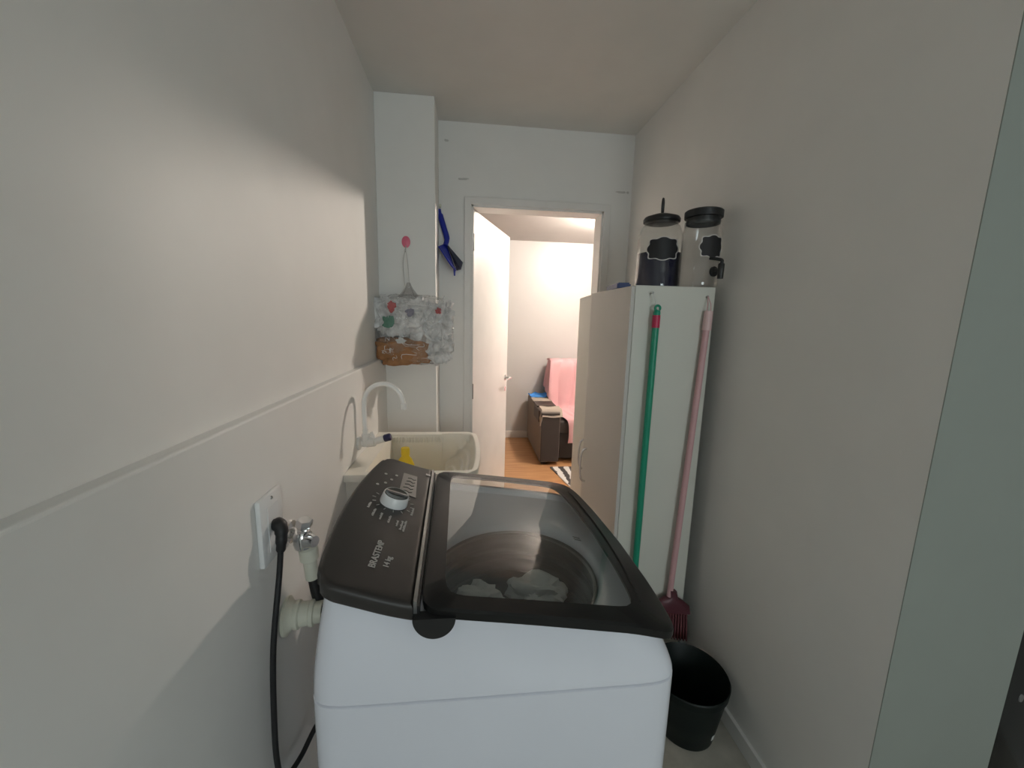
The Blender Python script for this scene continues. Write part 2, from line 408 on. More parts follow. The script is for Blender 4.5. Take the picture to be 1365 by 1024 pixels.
# drum
prof = [(DR-.004, .845-.86)]
for i in range(60):
    zz = .84-i*.0065; prof.append((DR-.006+.0035*math.sin(i*1.0), zz-.86))
prof += [(DR-.02, -.42), (.08, -.44), (.07, -.36), (.04, -.30), (0, -.29)]
b = lathe(bmesh.new(), prof, (DC[0], DC[1], .86), n=72)
for f in b.faces: f.normal_flip()
obj('drum', b, 'drum', wm, smooth=True)
b = bmesh.new()
for rr, z0 in ((DR-.002, .83), (DR-.004, .772), (DR-.004, .715)):
    lathe(b, [(rr, z0+.009), (rr-.010, z0+.006), (rr-.011, z0-.006), (rr-.001, z0-.009)], (DC[0], DC[1], 0), n=72)
obj('balance_ring', b, 'drum', wm, smooth=True)
# console
def edge_left(y):
    t = (y-.6)/.61; return -.250-.030*4*t*(1-t)*.9 - .010*t
def cons_out(N=28, ins=0, drop=0):
    pts = []
    y0, y1 = .604+ins, 1.208-ins
    xr = lambda y: -.093-.024*(y-.6)/.6-ins
    # near edge left->right, then right edge, far edge, left edge
    for i in range(N): pts.append((0, i/N))
    for i in range(N): pts.append((1, i/N))
    for i in range(N): pts.append((2, i/N))
    for i in range(N): pts.append((3, i/N))
    out = []
    for s, t in pts:
        if s == 0: u, v = t, 0
        elif s == 1: u, v = 1, t
        elif s == 2: u, v = 1-t, 1
        else: u, v = 0, 1-t
        y = y0+(y1-y0)*v; xl = edge_left(y)+ins; x = xl+(xr(y)-xl)*u
        # rounded left corners
        du = .028-min(.028, (x-xl)); dy0 = min(y-y0, y1-y)
        if u < .35:
            cr = .03; a = max(0, cr-(x-xl)); y_in = cr-math.sqrt(max(0, cr*cr-a*a))
            if v < .5: y = max(y, y0+y_in)
            else: y = min(y, y1-y_in)
        out.append((x, y))
    return out
b = bmesh.new()
def zc(x, y, d): return zt(x, y)+d
rr = [[(x, y, zc(x, y, -.022)) for x, y in cons_out(ins=.003)], [(x, y, zc(x, y, -.018)) for x, y in cons_out()], [(x, y, zc(x, y, .000)) for x, y in cons_out()]]
for i in range(1, 5):
    a = i/4*PI/2; rr.append([(x, y, zc(x, y, .010*math.sin(a))) for x, y in cons_out(ins=.010*(1-math.cos(a)))])
R0 = loft(b, rr, True, False); b.verts.ensure_lookup_table()
NS = 28; top = b.verts[-4*NS:]; tp_ = [v.co.copy() for v in top]
def S0(i): return tp_[i % (4*NS)]
G = [[None]*(NS+1) for _ in range(NS+1)]
for i in range(NS+1):
    for j in range(NS+1):
        k = None
        if j == 0: k = i
        elif i == NS: k = NS+j
        elif j == NS: k = 3*NS-i
        elif i == 0: k = 4*NS-j
        if k is not None: G[i][j] = top[k % (4*NS)]; continue
        u, v = i/NS, j/NS
        n_, f_, l_, r_ = S0(i), S0(3*NS-i), S0(4*NS-j), S0(NS+j)
        p = n_*(1-v)+f_*v+l_*(1-u)+r_*u-(S0(0)*(1-u)*(1-v)+S0(NS)*u*(1-v)+S0(3*NS)*(1-u)*v+S0(2*NS)*u*v)
        G[i][j] = b.verts.new((p.x, p.y, zc(p.x, p.y, .010+.0015*16*u*(1-u)*v*(1-v))))
for i in range(NS):
    for j in range(NS): b.faces.new((G[i][j], G[i+1][j], G[i+1][j+1], G[i][j+1]))
bmesh.ops.recalc_face_normals(b, faces=b.faces[:])
obj('control_console', b, 'console', wm, smooth=True)
con = bpy.data.objects['control_console']
# silver hinge strip + black gap
b = bmesh.new()
def strip(x0, x1, y0, y1, d0, d1, n=10):
    bm = bmesh.new(); R = []
    for i in range(n+1):
        y = y0+(y1-y0)*i/n; s = -.024*(y-.6)/.6
        xa, xb = x0+s, x1+s
        R.append([(xa, y, zt(xa, y)+d0), (xb, y, zt(xb, y)+d0), (xb, y, zt(xb, y)+d1), (xa, y, zt(xa, y)+d1)])
    return loft(bm, R, True, True)
obj('hinge_strip', strip(-.0925, -.0865, .61, 1.20, -.02, .012), 'silver', wm)
obj('hinge_gap', strip(-.0865, -.0825, .61, 1.20, -.02, .004), 'dark', wm)
# lid
def lid_out(qn, bul, n, N, ins=0):
    """superellipse in a quad: (near-left, near-right, far-right, far-left)"""
    nl, nr, fr_, fl = qn; P = []
    for i in range(3000):
        t = 2*PI*i/3000; u = sgn(math.cos(t), 2/n); v = sgn(math.sin(t), 2/n)
        U = (u+1)/2; V = (v+1)/2
        x = (nl[0]*(1-U)+nr[0]*U)*(1-V)+(fl[0]*(1-U)+fr_[0]*U)*V
        y = (nl[1]*(1-U)+nr[1]*U)*(1-V)+(fl[1]*(1-U)+fr_[1]*U)*V
        x += bul*U*(1-v*v)
        P.append((x, y))
    L = [0]
    for i in range(3000):
        a, c = P[i], P[(i+1) % 3000]; L.append(L[-1]+math.hypot(a[0]-c[0], a[1]-c[1]))
    out = []; j = 0
    for k in range(N):
        s = L[-1]*k/N
        while L[j+1] < s: j += 1
        f = (s-L[j])/max(1e-9, L[j+1]-L[j]); a, c = P[j], P[(j+1) % 3000]
        out.append((a[0]+(c[0]-a[0])*f, a[1]+(c[1]-a[1])*f))
    return out
NL = 120
outer = lid_out(((-.082, .602), (.383, .590), (.338, 1.222), (-.103, 1.212)), .030, 16, NL)
inner = lid_out(((-.043, .636), (.318, .636), (.276, 1.178), (-.058, 1.190)), .022, 14, NL)
mid = [(-.0+o[0]*.9+i[0]*.1, o[1]*.9+i[1]*.1) for o, i in zip(outer, inner)]
b = bmesh.new()
loft(b, [[(x, y, zt(x, y)+.004) for x, y in inner], [(x, y, zt(x, y)-.010) for x, y in mid], [(x, y, zt(x, y)-.008) for x, y in outer],
         [(x, y, zt(x, y)+.006) for x, y in outer], [(x, y, zt(x, y)+.010) for x, y in mid], [(x, y, zt(x, y)+.011) for x, y in inner], [(x, y, zt(x, y)+.004) for x, y in inner]])
lid = obj('lid_frame', b, 'lid', wm, smooth=True)
b = bmesh.new(); cxm = sum(p[0] for p in inner)/NL; cym = sum(p[1] for p in inner)/NL
R = []
for t in (0, .2, .4, .6, .8, .95):
    R.append([(x+(cxm-x)*t, y+(cym-y)*t, zt(x+(cxm-x)*t, y+(cym-y)*t)+.0105) for x, y in inner])
loft(b, R, False, True)
obj('lid_glass', b, 'lidglass', lid, smooth=True)
# lid side groove and latch marks
b = bmesh.new(); P = []
for i in range(13):
    y = .66+.50*i/12; x = .352-.03*(y-.6)-.03*((y-.9)/.3)**2+.004; P.append((x, y, zt(x, y)+.0105))
tube(b, P, .0018, 6); obj('lid_groove', b, 'rubber', lid)
text('lid_caution_mark', '///', .022, Matrix.Translation((.272, .86, zt(.28, .87)+.0112)) @ Matrix.Rotation(math.radians(8), 4, 'Y') @ Matrix.Rotation(PI/2+.1, 4, 'Z'), 'chalk', lid, .0002)
# near-side hinge cap: half disc hanging on the near face
b = bmesh.new(); P = []
HC = (-.057, .952)
for i in range(25):
    a = PI*i/24; P.append((HC[0]-.036*math.cos(a), .5955, HC[1]-.036*math.sin(a)*1.05))
prism(b, P, (0, .02, 0))
obj('hinge_cap', b, 'dark', wm)
# dial
def onc(x, y, d=.0128): return Vector((x, y, zt(x, y)+d))
sl = math.atan2(zt(-.20, .93)-zt(-.17, .93), .03)
up_n = Vector((math.sin(sl), 0, math.cos(sl)))
dc = onc(-.185, .930, .010)
b = lathe(bmesh.new(), [(0, 0), (.0335, 0), (.034, .003), (.0315, .024), (.030, .026), (.0285, .024)], dc, up_n, 40)
dial = obj('dial', b, 'plate', wm, smooth=True); dial['label'] = 'white dial ring with dark glossy cap'
b = lathe(bmesh.new(), [(.0285, .024), (.027, .0265), (.020, .025), (0, .0235)], dc, up_n, 40); obj('dial_cap', b, mat('dial_cap_gloss', (.10, .095, .085), .08, .5), dial, smooth=True)
b = bmesh.new(); prism(b, [dc+up_n*.0255+Vector((0, y, 0))+Vector((math.cos(sl), 0, -math.sin(sl)))*x for x, y in ((-.026, -.003), (.026, -.003), (.026, .003), (-.026, .003))], up_n*.004); obj('dial_ridge', b, 'silver', dial)
tx = Vector((math.cos(sl), 0, -math.sin(sl)))       # down the slope (+X)
def cm(x, y, ang=0, d=.0125):
    """text frame: reading direction +Y, letters' up direction -X"""
    o = onc(x, y, d); X = Vector((0, 1, 0)); Y = -tx; Z = up_n
    X2 = X*math.cos(ang)+Y*math.sin(ang); Y2 = -X*math.sin(ang)+Y*math.cos(ang)
    mm = Matrix((X2, Y2, Z)).transposed().to_4x4(); mm.translation = o; return mm
text('brand_lettering', 'BRASTEMP', .0185, cm(-.170, .672), 'print', wm)
text('capacity_lettering', '14 kg', .0155, cm(-.148, .682), 'print', wm)
# programme labels around the dial: short ticks and tiny words
b = bmesh.new()
for a in range(-70, 215, 25):
    r_ = math.radians(a); p = Vector((math.cos(r_), math.sin(r_)))
    c0 = onc(-.185+.040*math.sin(r_-PI/2+PI/2+PI/2), .930-.040*math.cos(r_-PI/2+PI/2+PI/2)) if False else onc(-.185+.041*math.cos(r_), .930-.041*math.sin(r_))
    c1 = onc(-.185+.049*math.cos(r_), .930-.049*math.sin(r_))
    tube(b, [c0, c1], .0007, 4)
obj('dial_ticks', b, 'print', wm)
for i, (px, py, ln) in enumerate(((-.228, .872, .026), (-.212, .842, .03), (-.195, .836, .026), (-.176, .832, .032), (-.158, .828, .022), (-.148, .818, .034), (-.141, .814, .046), (-.134, .890, .038))):
    b = bmesh.new(); y = py; random.seed(i)
    while y < py+ln:
        hgt = random.choice((.0035, .005)); wd = random.choice((.0025, .0035))
        q = [onc(px, y), onc(px-hgt, y), onc(px-hgt, y+wd), onc(px, y+wd)]
        prism(b, q, up_n*.0003); y += wd+.0012
    obj('programme_text', b, 'print', wm)
# button/indicator panel beyond the dial
b = prism(bmesh.new(), [onc(-.215, .993, .0118), onc(-.136, .993, .0118), onc(-.150, 1.125, .0118), onc(-.186, 1.125, .0118)], up_n*.0006)
b = bmesh.new()
prism(b, [onc(x, y, .0118) for x, y in ((-.183, .992), (-.139, .985), (-.152, 1.118), (-.190, 1.118))], up_n*.0008)
obj('display_panel', b, 'display', wm)
for k in range(5):
    b = bmesh.new(); y = 1.005+k*.021; p = [onc(-.178+.004*k/4, y, .0132), onc(-.166, y+.004, .0132), onc(-.158, y-.003, .0132), onc(-.152, y+.002, .0132)]
    tube(b, p, .0012, 5); obj('display_symbol', b, 'dark', wm)
for (x, y) in ((-.222, 1.02), (-.232, 1.075), (-.205, 1.085), (-.212, 1.05), (-.238, 1.0)):
    b = lathe(bmesh.new(), [(0, 0), (.0042, 0), (.0038, .0012), (0, .0014)], onc(x, y, .0118), up_n, 12); obj('button', b, 'print', wm)
b = bx(-.005, .005, -.007, .007, 0, .0008); b.transform(cm(-.124, 1.15)); obj('indicator_mark', b, 'print', wm)
for (x, y) in ((-.2, .66), (.32, .66), (-.2, 1.15), (.3, 1.15)):
    obj('foot', lathe(bmesh.new(), [(0, 0), (.024, 0), (.024, .015), (.014, .02), (.014, .034), (0, .034)], (x, y, 0), n=20), 'rubber', wm)
# laundry in drum
for i, (c, r, lb) in enumerate((((.028, .895, .745), (.052, .045, .038), 'small crumpled white cloth inside the washer drum, left of the larger one'), ((.178, .905, .748), (.066, .05, .045), 'larger crumpled white cloth inside the washer drum'))):
    b = blob(bmesh.new(), c, *r, amp=.5, freq=1.6, seed=i+2, e=.9)
    tag(obj('white_cloth', b, 'linen', loc=(c[0], c[1], c[2]-r[2]), smooth=True), lb, 'laundry', 'white clothes in the drum')
b = blob(bmesh.new(), (.11, .85, .60), .155, .155, .10, amp=.25, freq=1.5, seed=9, e=.9)
tag(obj('dark_clothes_heap', b, 'drum', loc=(.11, .85, .5), smooth=True), 'heap of dark grey clothes filling the washer drum under the white cloths', 'laundry')

# ------------------------------------------------------------------ OUTLET, PLUG, CORD
ot = thing('wall_outlet', 'white rectangular wall outlet plate on the left wall with a black plug in it', 'outlet', (XL2, .876, .90))
b = bx(XL2, XL2+.012, .828, .925, .900, 1.056, bev=.004); obj('faceplate', b, 'plate', ot, smooth=True)
b = bx(XL2+.012, XL2+.0135, .854, .900, .925, 1.03, bev=.0006); obj('socket_insert', b, 'plate', ot)
b = lathe(bmesh.new(), [(0, 0), (.004, 0), (.003, .002), (0, .002)], (XL2+.012, .876, 1.045), (1, 0, 0), 12); obj('screw_cap', b, 'steel', ot)
cd = thing('power_cord', 'black power cord plugged in the outlet and looping down to the washer', 'cord', (XL2+.02, .9, .95))
b = bmesh.new(); tube(b, smoothpts([(XL2+.0136, .876, .980), (XL2+.024, .873, .982), (XL2+.033, .866, .974), (XL2+.035, .860, .952), (XL2+.033, .857, .925)], 5), [.013]*4+[.0155]*5+[.014]*4+[.012]*4+[.010]*3+[.008], 12)
obj('plug', b, 'rubber', cd, smooth=True)
b = bmesh.new(); tube(b, smoothpts([(XL2+.033, .857, .93), (XL2+.030, .848, .87), (XL2+.024, .812, .72), (XL2+.020, .800, .56), (XL2+.020, .797, .44), (XL2+.025, .81, .375), (XL2+.04, .86, .365), (XL2+.06, .92, .39), (XL2+.10, .99, .42), (XL2+.16, 1.08, .40), (XL2+.185, 1.1, .30)], 8), .0062, 10)
obj('cable', b, 'rubber', cd, smooth=True)
# ------------------------------------------------------------------ ANGLE VALVE + HOSE
vt = thing('angle_valve', 'chrome angle valve on left wall feeding the washer hose', 'valve', (XL2, .972, .89))
b = lathe(bmesh.new(), [(0, 0), (.030, 0), (.028, .008), (.016, .012), (0, .012)], (XL2, .972, .908), (1, 0, 0), 28); obj('flange', b, 'chrome', vt, smooth=True)
b = bmesh.new(); tube(b, [(XL2+.008, .970, .908), (XL2+.062, .929, .908)], [.013, .014], 16)
lathe(b, [(0, -.02), (.019, -.02), (.021, -.01), (.021, .014), (.016, .022), (0, .022)], (XL2+.048, .934, .908), 'z', 24)
lathe(b, [(0, 0), (.012, 0), (.012, .02), (.017, .02), (.019, .024), (.019, .036), (.016, .040), (0, .040)], (XL2+.048, .934, .923), (.25, -.1, 1), 6)
obj('valve_body', b, 'chrome', vt, smooth=True)
b = lathe(bmesh.new(), [(0, 0), (.016, 0), (.019, .004), (.017, .012), (.013, .028), (0, .03)], (XL2+.058, .930, .908), (1, -.5, .1), 16); obj('valve_knob', b, 'chrome', vt, smooth=True)
hs = thing('supply_hose', 'black water supply hose with white nut running from chrome valve down behind washer', 'hose', (XL2+.055, .950, .87))
b = lathe(bmesh.new(), [(0, .04), (.016, .04), (.022, .035), (.022, .005), (.016, 0), (.0155, -.05), (.0, -.05)], (XL2+.055, .950, .842), (-.06, -.02, 1), 20); obj('hose_nut', b, 'pvc', hs, smooth=True)
b = bmesh.new(); tube(b, smoothpts([(XL2+.058, .952, .80), (XL2+.065, .955, .74), (XL2+.08, .965, .66), (XL2+.10, 1.0, .55), (XL2+.12, 1.02, .35), (XL2+.175, 1.04, .30)], 8), .0125, 14); obj('hose', b, 'rubber', hs, smooth=True)
# drain outlet
dt = thing('drain_outlet', 'cream plastic drain pipe stub sticking out of left wall behind washer', 'pipe', (XL2, .925, .708))
b = lathe(bmesh.new(), [(0, 0), (.046, 0), (.046, .007), (.036, .013), (.032, .02), (.034, .024), (.034, .032), (.029, .035), (.029, .055), (.032, .058), (.032, .066), (.026, .068), (.026, .085), (.020, .085), (.020, .06), (0, .06)], (XL2, .925, .708), (1, .12, 0), 32); obj('pipe_stub', b, 'pvc', dt, smooth=True)
dh = bmesh.new(); tube(dh, smoothpts([(XL2+.085, .935, .705), (XL2+.12, .945, .69), (XL2+.132, .952, .64), (XL2+.14, .965, .5), (XL2+.185, .98, .25)], 8), .014, 12)
tag(obj('drain_hose', dh, 'rubber', loc=(XL2+.10, .94, .70), smooth=True), 'black corrugated drain hose going from the cream pipe stub down beside washer', 'hose')

# ------------------------------------------------------------------ LAUNDRY TUB
TX0, TX1, TY0, TY1, TZ = XL2+.001, .025, 1.40, 1.95, .882
tb = thing('laundry_tub', 'cream plastic laundry tub with ribbed washboard fixed to the left wall', 'laundry tub', ((TX0+TX1)/2, (TY0+TY1)/2, 0))
def sst(a, c, x):
    t = max(0, min(1, (x-a)/(c-a))); return t*t*(3-2*t)
def tubz(x, y):
    z = TZ
    # distances to the basin edge
    bx0, bx1, by0, by1 = -.385, -.125, TY0+.035, TY1-.045
    ins = min(sst(bx0, bx0+.03, x), sst(by0, by0+.025, y), 1-sst(by1-.025, by1, y), 1-sst(bx1-.01, bx1+.01, x))
    zb = TZ-.24*ins
    # washboard to the right
    wx0, wx1 = -.125, .008
    cy = (TY0+TY1)/2
    zw = TZ
    if x > bx1-.012:
        rx = (x-wx0)/(wx1-wx0); ry = abs(y-cy)/((TY1-TY0)/2-.03)
        edge = min(1-sst(.86, 1.0, rx), 1-sst(.86, 1.0, ry))
        d = math.hypot((x-wx0), (y-cy)*.33)
        zw = TZ-edge*(.015+.13*max(0, 1-rx)) + (.006*edge*math.sin(d*215) if rx > .05 else 0)
    return min(zb, zw)
def tub_edge(t):   # right side outline: rounded
    return 0
NX, NY = 150, 90
b = bmesh.new(); g = []
for i in range(NX+1):
    row = []
    for j in range(NY+1):
        u = i/NX; v = j/NY*2-1
        y = (TY0+TY1)/2+v*(TY1-TY0)/2
        xm = TX1+.022*(1-v*v)-.035*max(0, abs(v)-.8)**2/.04
        x = TX0+(xm-TX0)*u
        yy = y
        row.append(b.verts.new((x, yy, tubz(TX0+(TX1-TX0)*u, yy))))
    g.append(row)
for i in range(NX):
    for j in range(NY): b.faces.new((g[i][j], g[i+1][j], g[i+1][j+1], g[i][j+1]))
per = [g[i][0] for i in range(NX+1)]+[g[NX][j] for j in range(1, NY+1)]+[g[i][NY] for i in range(NX-1, -1, -1)]+[g[0][j] for j in range(NY-1, 0, -1)]
def ring(prev, dz, ins):
    cx, cy = (TX0+TX1)/2, (TY0+TY1)/2; new = []
    for v in prev:
        p = v.co; new.append(b.verts.new((p.x+(cx-p.x)*ins if p.x > TX0+.002 else p.x, p.y+(cy-p.y)*ins, p.z+dz)))
    n = len(prev)
    for k in range(n): b.faces.new((prev[k], new[k], new[(k+1) % n], prev[(k+1) % n]))
    return new
p1 = ring(per, -.004, -.006); p2 = ring(p1, -.022, 0); p3 = ring(p2, -.002, .06); p4 = ring(p3, -.26, .10)
b.faces.new(p4[::-1]); bmesh.ops.recalc_face_normals(b, faces=b.faces[:])
obj('basin', b, 'tub', tb, smooth=True)
b = bmesh.new()
for k in range(16):
    x = -.372+k*.0150; box(b, x, x+.006, TY1-.058, TY1-.047, TZ-.038, TZ-.012, bev=.002, seg=1)
obj('overflow_ribs', b, 'tub', tb)
obj('pedestal', bx(-.33, -.12, 1.60, 1.92, 0, .60, bev=.01), 'tub', tb)
b = lathe(bmesh.new(), [(0, 0), (.022, 0), (.022, .004), (0, .005)], (-.25, 1.68, TZ-.24), n=20); obj('drain', b, 'steel', tb)
# faucet
FY = 1.60
ft = thing('faucet', 'white plastic gooseneck faucet with dark blue knob on left wall over tub', 'faucet', (XL2, FY, .93))
b = lathe(bmesh.new(), [(0, 0), (.028, 0), (.027, .008), (.016, .014), (0, .014)], (XL2, FY, .938), (1, 0, 0), 24); obj('flange', b, 'faucet', ft, smooth=True)
b = bmesh.new(); tube(b, [(XL2+.005, FY, .938), (XL2+.03, FY, .938), (XL2+.032, FY, .940), (XL2+.065, FY, .945), (XL2+.068, FY, .946), (XL2+.10, FY, .956), (XL2+.105, FY, .957)], [.013, .013, .019, .020, .015, .014, .012], 20)
lathe(b, [(0, -.02), (.013, -.02), (.016, -.005), (.016, .03), (.011, .034), (.011, .05), (0, .05)], (XL2+.030, FY, .945), 'z', 18)
lathe(b, [(0, 0), (.010, 0), (.007, .03), (0, .03)], (XL2+.062, FY, .955), (-.3, 0, 1), 12)
obj('valve_body', b, 'faucet', ft, smooth=True)
b = bmesh.new(); P = [(XL2+.030, FY, .99), (XL2+.028, FY, 1.06)]
for i in range(0, 11):
    a = PI - i/10*PI*.93; P.append((XL2+.105+.077*math.cos(a), FY, 1.10+.085*math.sin(a)))
P.append((P[-1][0]+.004, FY, P[-1][2]-.02))
tube(b, smoothpts(P, 4), .0095, 16); obj('spout', b, 'faucet', ft, smooth=True)
b = lathe(bmesh.new(), [(0, 0), (.012, 0), (.0125, .022), (.0105, .024), (0, .024)], (P[-1][0], FY, P[-1][2]-.018), 'z', 16); obj('aerator', b, 'faucet', ft, smooth=True)
b = lathe(bmesh.new(), [(0, 0), (.012, 0), (.0155, .004), (.0155, .026), (.012, .030), (0, .030)], (XL2+.102, FY, .957), (1, 0, .28), 10); obj('knob', b, 'navy', ft, smooth=True)
# yellow bottle
yb = thing('yellow_bottle', 'yellow plastic bottle standing in the cream laundry tub', 'bottle', (-.265, 1.60, TZ-.24))
b = bmesh.new(); R = []
for z, rx, ry in ((0, .030, .020), (.004, .036, .025), (.08, .038, .026), (.14, .040, .027), (.165, .036, .024), (.185, .027, .019), (.195, .0165, .015), (.205, .0155, .0145)):
    R.append([(-.265+rx*math.cos(2*PI*k/32), 1.60+ry*math.sin(2*PI*k/32), TZ-.24+z*1.22) for k in range(32)])
loft(b, R, True, True); obj('bottle_body', b, 'yellow', yb, smooth=True)
b = lathe(bmesh.new(), [(0, .245), (.018, .245), (.018, .270), (.016, .275), (0, .275)], (-.265, 1.60, TZ-.24), n=24); obj('cap', b, 'yellow', yb, smooth=True)

# ------------------------------------------------------------------ PINK HOOK + BAG
hk = thing('adhesive_hook', 'pink round adhesive hook on the white column above the bag', 'hook', (-.335, YC, 1.83))
b = lathe(bmesh.new(), [(0, 0), (.022, 0), (.021, .004), (.012, .008), (0, .009)], (-.335, YC, 1.835), (0, -1, 0), 28)
for v in b.verts: v.co.z = 1.835+(v.co.z-1.835)*1.35
obj('hook_pad', b, 'hookpink', hk, smooth=True)
b = bmesh.new(); tube(b, smoothpts([(-.335, YC-.008, 1.815), (-.335, YC-.012, 1.79), (-.335, YC-.022, 1.782), (-.335, YC-.028, 1.795)], 5), .003, 8); obj('hook_arm', b, 'chrome', hk, smooth=True)
bgc = (-.288, 2.082, 1.385)
bt = thing('plastic_bag', 'clear plastic bag full of folded bags hanging from pink hook on column', 'bag', (bgc[0], bgc[1], 1.20))
def bagshape(p, grow=1):
    # p unit-sphere point -> bag surface
    x = sgn(p.x, .55); y = sgn(p.y, .8); z = sgn(p.z, .55)
    n1 = noise.fractal(p*2.6, 1, 2, 3); n2 = noise.fractal(p*5+Vector((3, 1, 7)), 1, 2, 3)
    k = 1+.07*n1+.05*n2
    return Vector((bgc[0]+.196*x*k*grow, bgc[1]+.062*y*(1+.25*n2)*grow, bgc[2]+(.175+.02*p.x*0)*z*k*grow))
b = bmesh.new(); r = bmesh.ops.create_icosphere(b, subdivisions=5, radius=1)
for v in r['verts']:
    p = v.co.copy(); q = bagshape(p)
    ridge = abs(noise.noise(Vector((p.x*5, p.y*5, p.z*5+3))))
    q.y += .012*ridge*(1 if p.y < 0 else -1)
    q.y = min(q.y, YC-.002) if q.x < -.18 else q.y
    v.co = q
obj('bag_skin', b, 'bag', bt, smooth=True)
b = bmesh.new(); random.seed(11)
for k in range(34):
    px_, pz_ = random.uniform(-.62, .72), random.uniform(-.72, .72); a_ = random.choice((random.uniform(.9, 2.2), random.uniform(-.4, .4))); ln = random.uniform(.10, .34); P = []
    for i in range(8):
        f = i/7-.5; x_ = px_+math.cos(a_)*ln*f+.035*math.sin(i*1.3+k); z_ = pz_+math.sin(a_)*ln*f+.03*math.cos(i*1.7+k)
        y_ = -math.sqrt(max(.02, 1-min(.98, x_*x_+z_*z_))); q = bagshape(Vector((x_, y_, z_)).normalized(), 1.0); q.y = min(q.y-.004, 2.016); P.append(q)
    tube(b, P, [.0003, .0008, .0013, .0015, .0015, .0012, .0008, .0003], 5)
obj('crinkle_highlights', b, mat('crinkle_highlight', (.85, .83, .81), .15, coat=.5), bt, smooth=True)  # thin white tubes standing in for highlights on the crinkled film
b = bmesh.new()
def topknot(u, v):
    a = 2*PI*u; t = v; rr_ = .055*(1-t)**1.5+.008
    return Vector((-.315+rr_*math.cos(a)*(1+.3*math.sin(5*a))+.0*t, 2.10+rr_*.6*math.sin(a), 1.535+.09*t))
obj('gathered_neck', sheet(topknot, 40, 8, .001), 'bag', bt, smooth=True)
b = bmesh.new(); tube(b, smoothpts([(-.337, YC-.022, 1.79), (-.345, 2.13, 1.72), (-.335, 2.11, 1.61)], 6), .0022, 6); tube(b, smoothpts([(-.333, YC-.022, 1.79), (-.322, 2.13, 1.72), (-.312, 2.11, 1.61)], 6), .0022, 6)
obj('carry_string', b, 'string', bt)
# contents
cz = [((-.40, 2.085, 1.45), (.080, .04, .085), 1), ((-.27, 2.08, 1.45), (.10, .045, .09), 2), ((-.165, 2.085, 1.44), (.065, .04, .085), 3), ((-.165, 2.08, 1.30), (.065, .042, .07), 4)]
wbl = ('crumpled white plastic bag at upper left inside the hanging clear bag', 'crumpled white plastic bag at top centre inside the hanging clear bag', 'crumpled white plastic bag at upper right inside the hanging clear bag', 'smooth off-white plastic bag at lower right inside the hanging clear bag')
for (c, r_, s), lb in zip(cz, wbl):
    b = blob(bmesh.new(), c, *r_, amp=.65, freq=2.3, seed=s, e=.75, sub=5)
    tag(obj('crumpled_bag', b, 'whitebag', loc=(c[0], c[1], c[2]-r_[2]), smooth=True), lb, 'bag', 'bags stored in the hanging bag')
b = blob(bmesh.new(), (-.348, 2.075, 1.275), .130, .046, .066, amp=.30, freq=1.6, seed=6, e=.6, sub=5)
tag(obj('brown_paper_bag', b, 'brown', loc=(-.345, 2.075, 1.23), smooth=True), 'brown paper bag folded at lower left inside the hanging clear bag', 'bag')
def scrap(name, c, s, m, lb, seed):
    b = blob(bmesh.new(), c, s[0]*.55, .006, s[1]*.55, amp=.9, freq=1.3, seed=seed, e=1, sub=3)
    tag(obj(name, b, m, loc=c, smooth=True), lb, 'plastic scrap')
scrap('printed_film', (-.385, 2.018, 1.50), (.03, .04), 'redprint', 'small red printed film scrap at upper left inside hanging bag', 1)
scrap('printed_film', (-.405, 2.016, 1.425), (.045, .045), 'greenprint', 'green printed film scrap left of centre inside hanging bag', 2)
scrap('printed_film', (-.300, 2.014, 1.475), (.035, .03), 'greyprint', 'dark grey printed film scrap at centre inside hanging bag', 3)
scrap('printed_film', (-.160, 2.018, 1.485), (.024, .024), 'redprint', 'tiny red printed film scrap at right edge inside hanging bag', 4)
scrap('printed_film', (-.345, 2.016, 1.335), (.035, .02), 'sticker', 'small white label on the brown paper bag inside hanging bag', 5)

# ------------------------------------------------------------------ DUSTPAN
dp = thing('dustpan', 'blue plastic dustpan with dark inside hanging on wall beside column', 'dustpan', (-.13, YD, 1.67))
b = bmesh.new(); tube(b, smoothpts([(-.182, YD-.018, 2.06), (-.176, YD-.02, 2.03), (-.155, YD-.03, 1.96), (-.138, YD-.035, 1.90), (-.146, YD-.045, 1.86)], 6), [.010]*6+[.016]*13+[.014]*6, 12)
obj('handle', b, 'blue', dp, smooth=True)
b = prism(bmesh.new(), [(-.150, YD-.02, 1.875), (-.182, YD-.12, 1.84), (-.110, YD-.14, 1.735), (-.088, YD-.10, 1.715), (-.10, YD-.03, 1.74)], (.008, .004, 0))
obj('pan', b, 'blue', dp)
b = prism(bmesh.new(), [(-.142, YD-.03, 1.875), (-.050, YD-.03, 1.775), (-.062, YD-.03, 1.735), (-.083, YD-.05, 1.725), (-.088, YD-.05, 1.745)], (.004, .022, 0))
obj('pan_side', b, 'bluedark', dp)
b = prism(bmesh.new(), [(-.10, YD-.09, 1.735), (-.086, YD-.09, 1.735), (-.088, YD-.09, 1.69), (-.096, YD-.09, 1.69)], (0, .01, 0))
obj('pan_lip', b, 'blue', dp)
b = bmesh.new(); tube(b, [(-.175, YD, 2.075), (-.175, YD-.03, 2.078)], .004, 8); lathe(b, [(0, 0), (.008, 0), (.008, .003), (0, .003)], (-.175, YD-.03, 2.078), (0, -1, 0), 12)
tag(obj('wall_nail', b, 'pvc', loc=(-.175, YD, 2.075)), 'cream coloured wall peg beside the column holding the blue dustpan', 'nail')

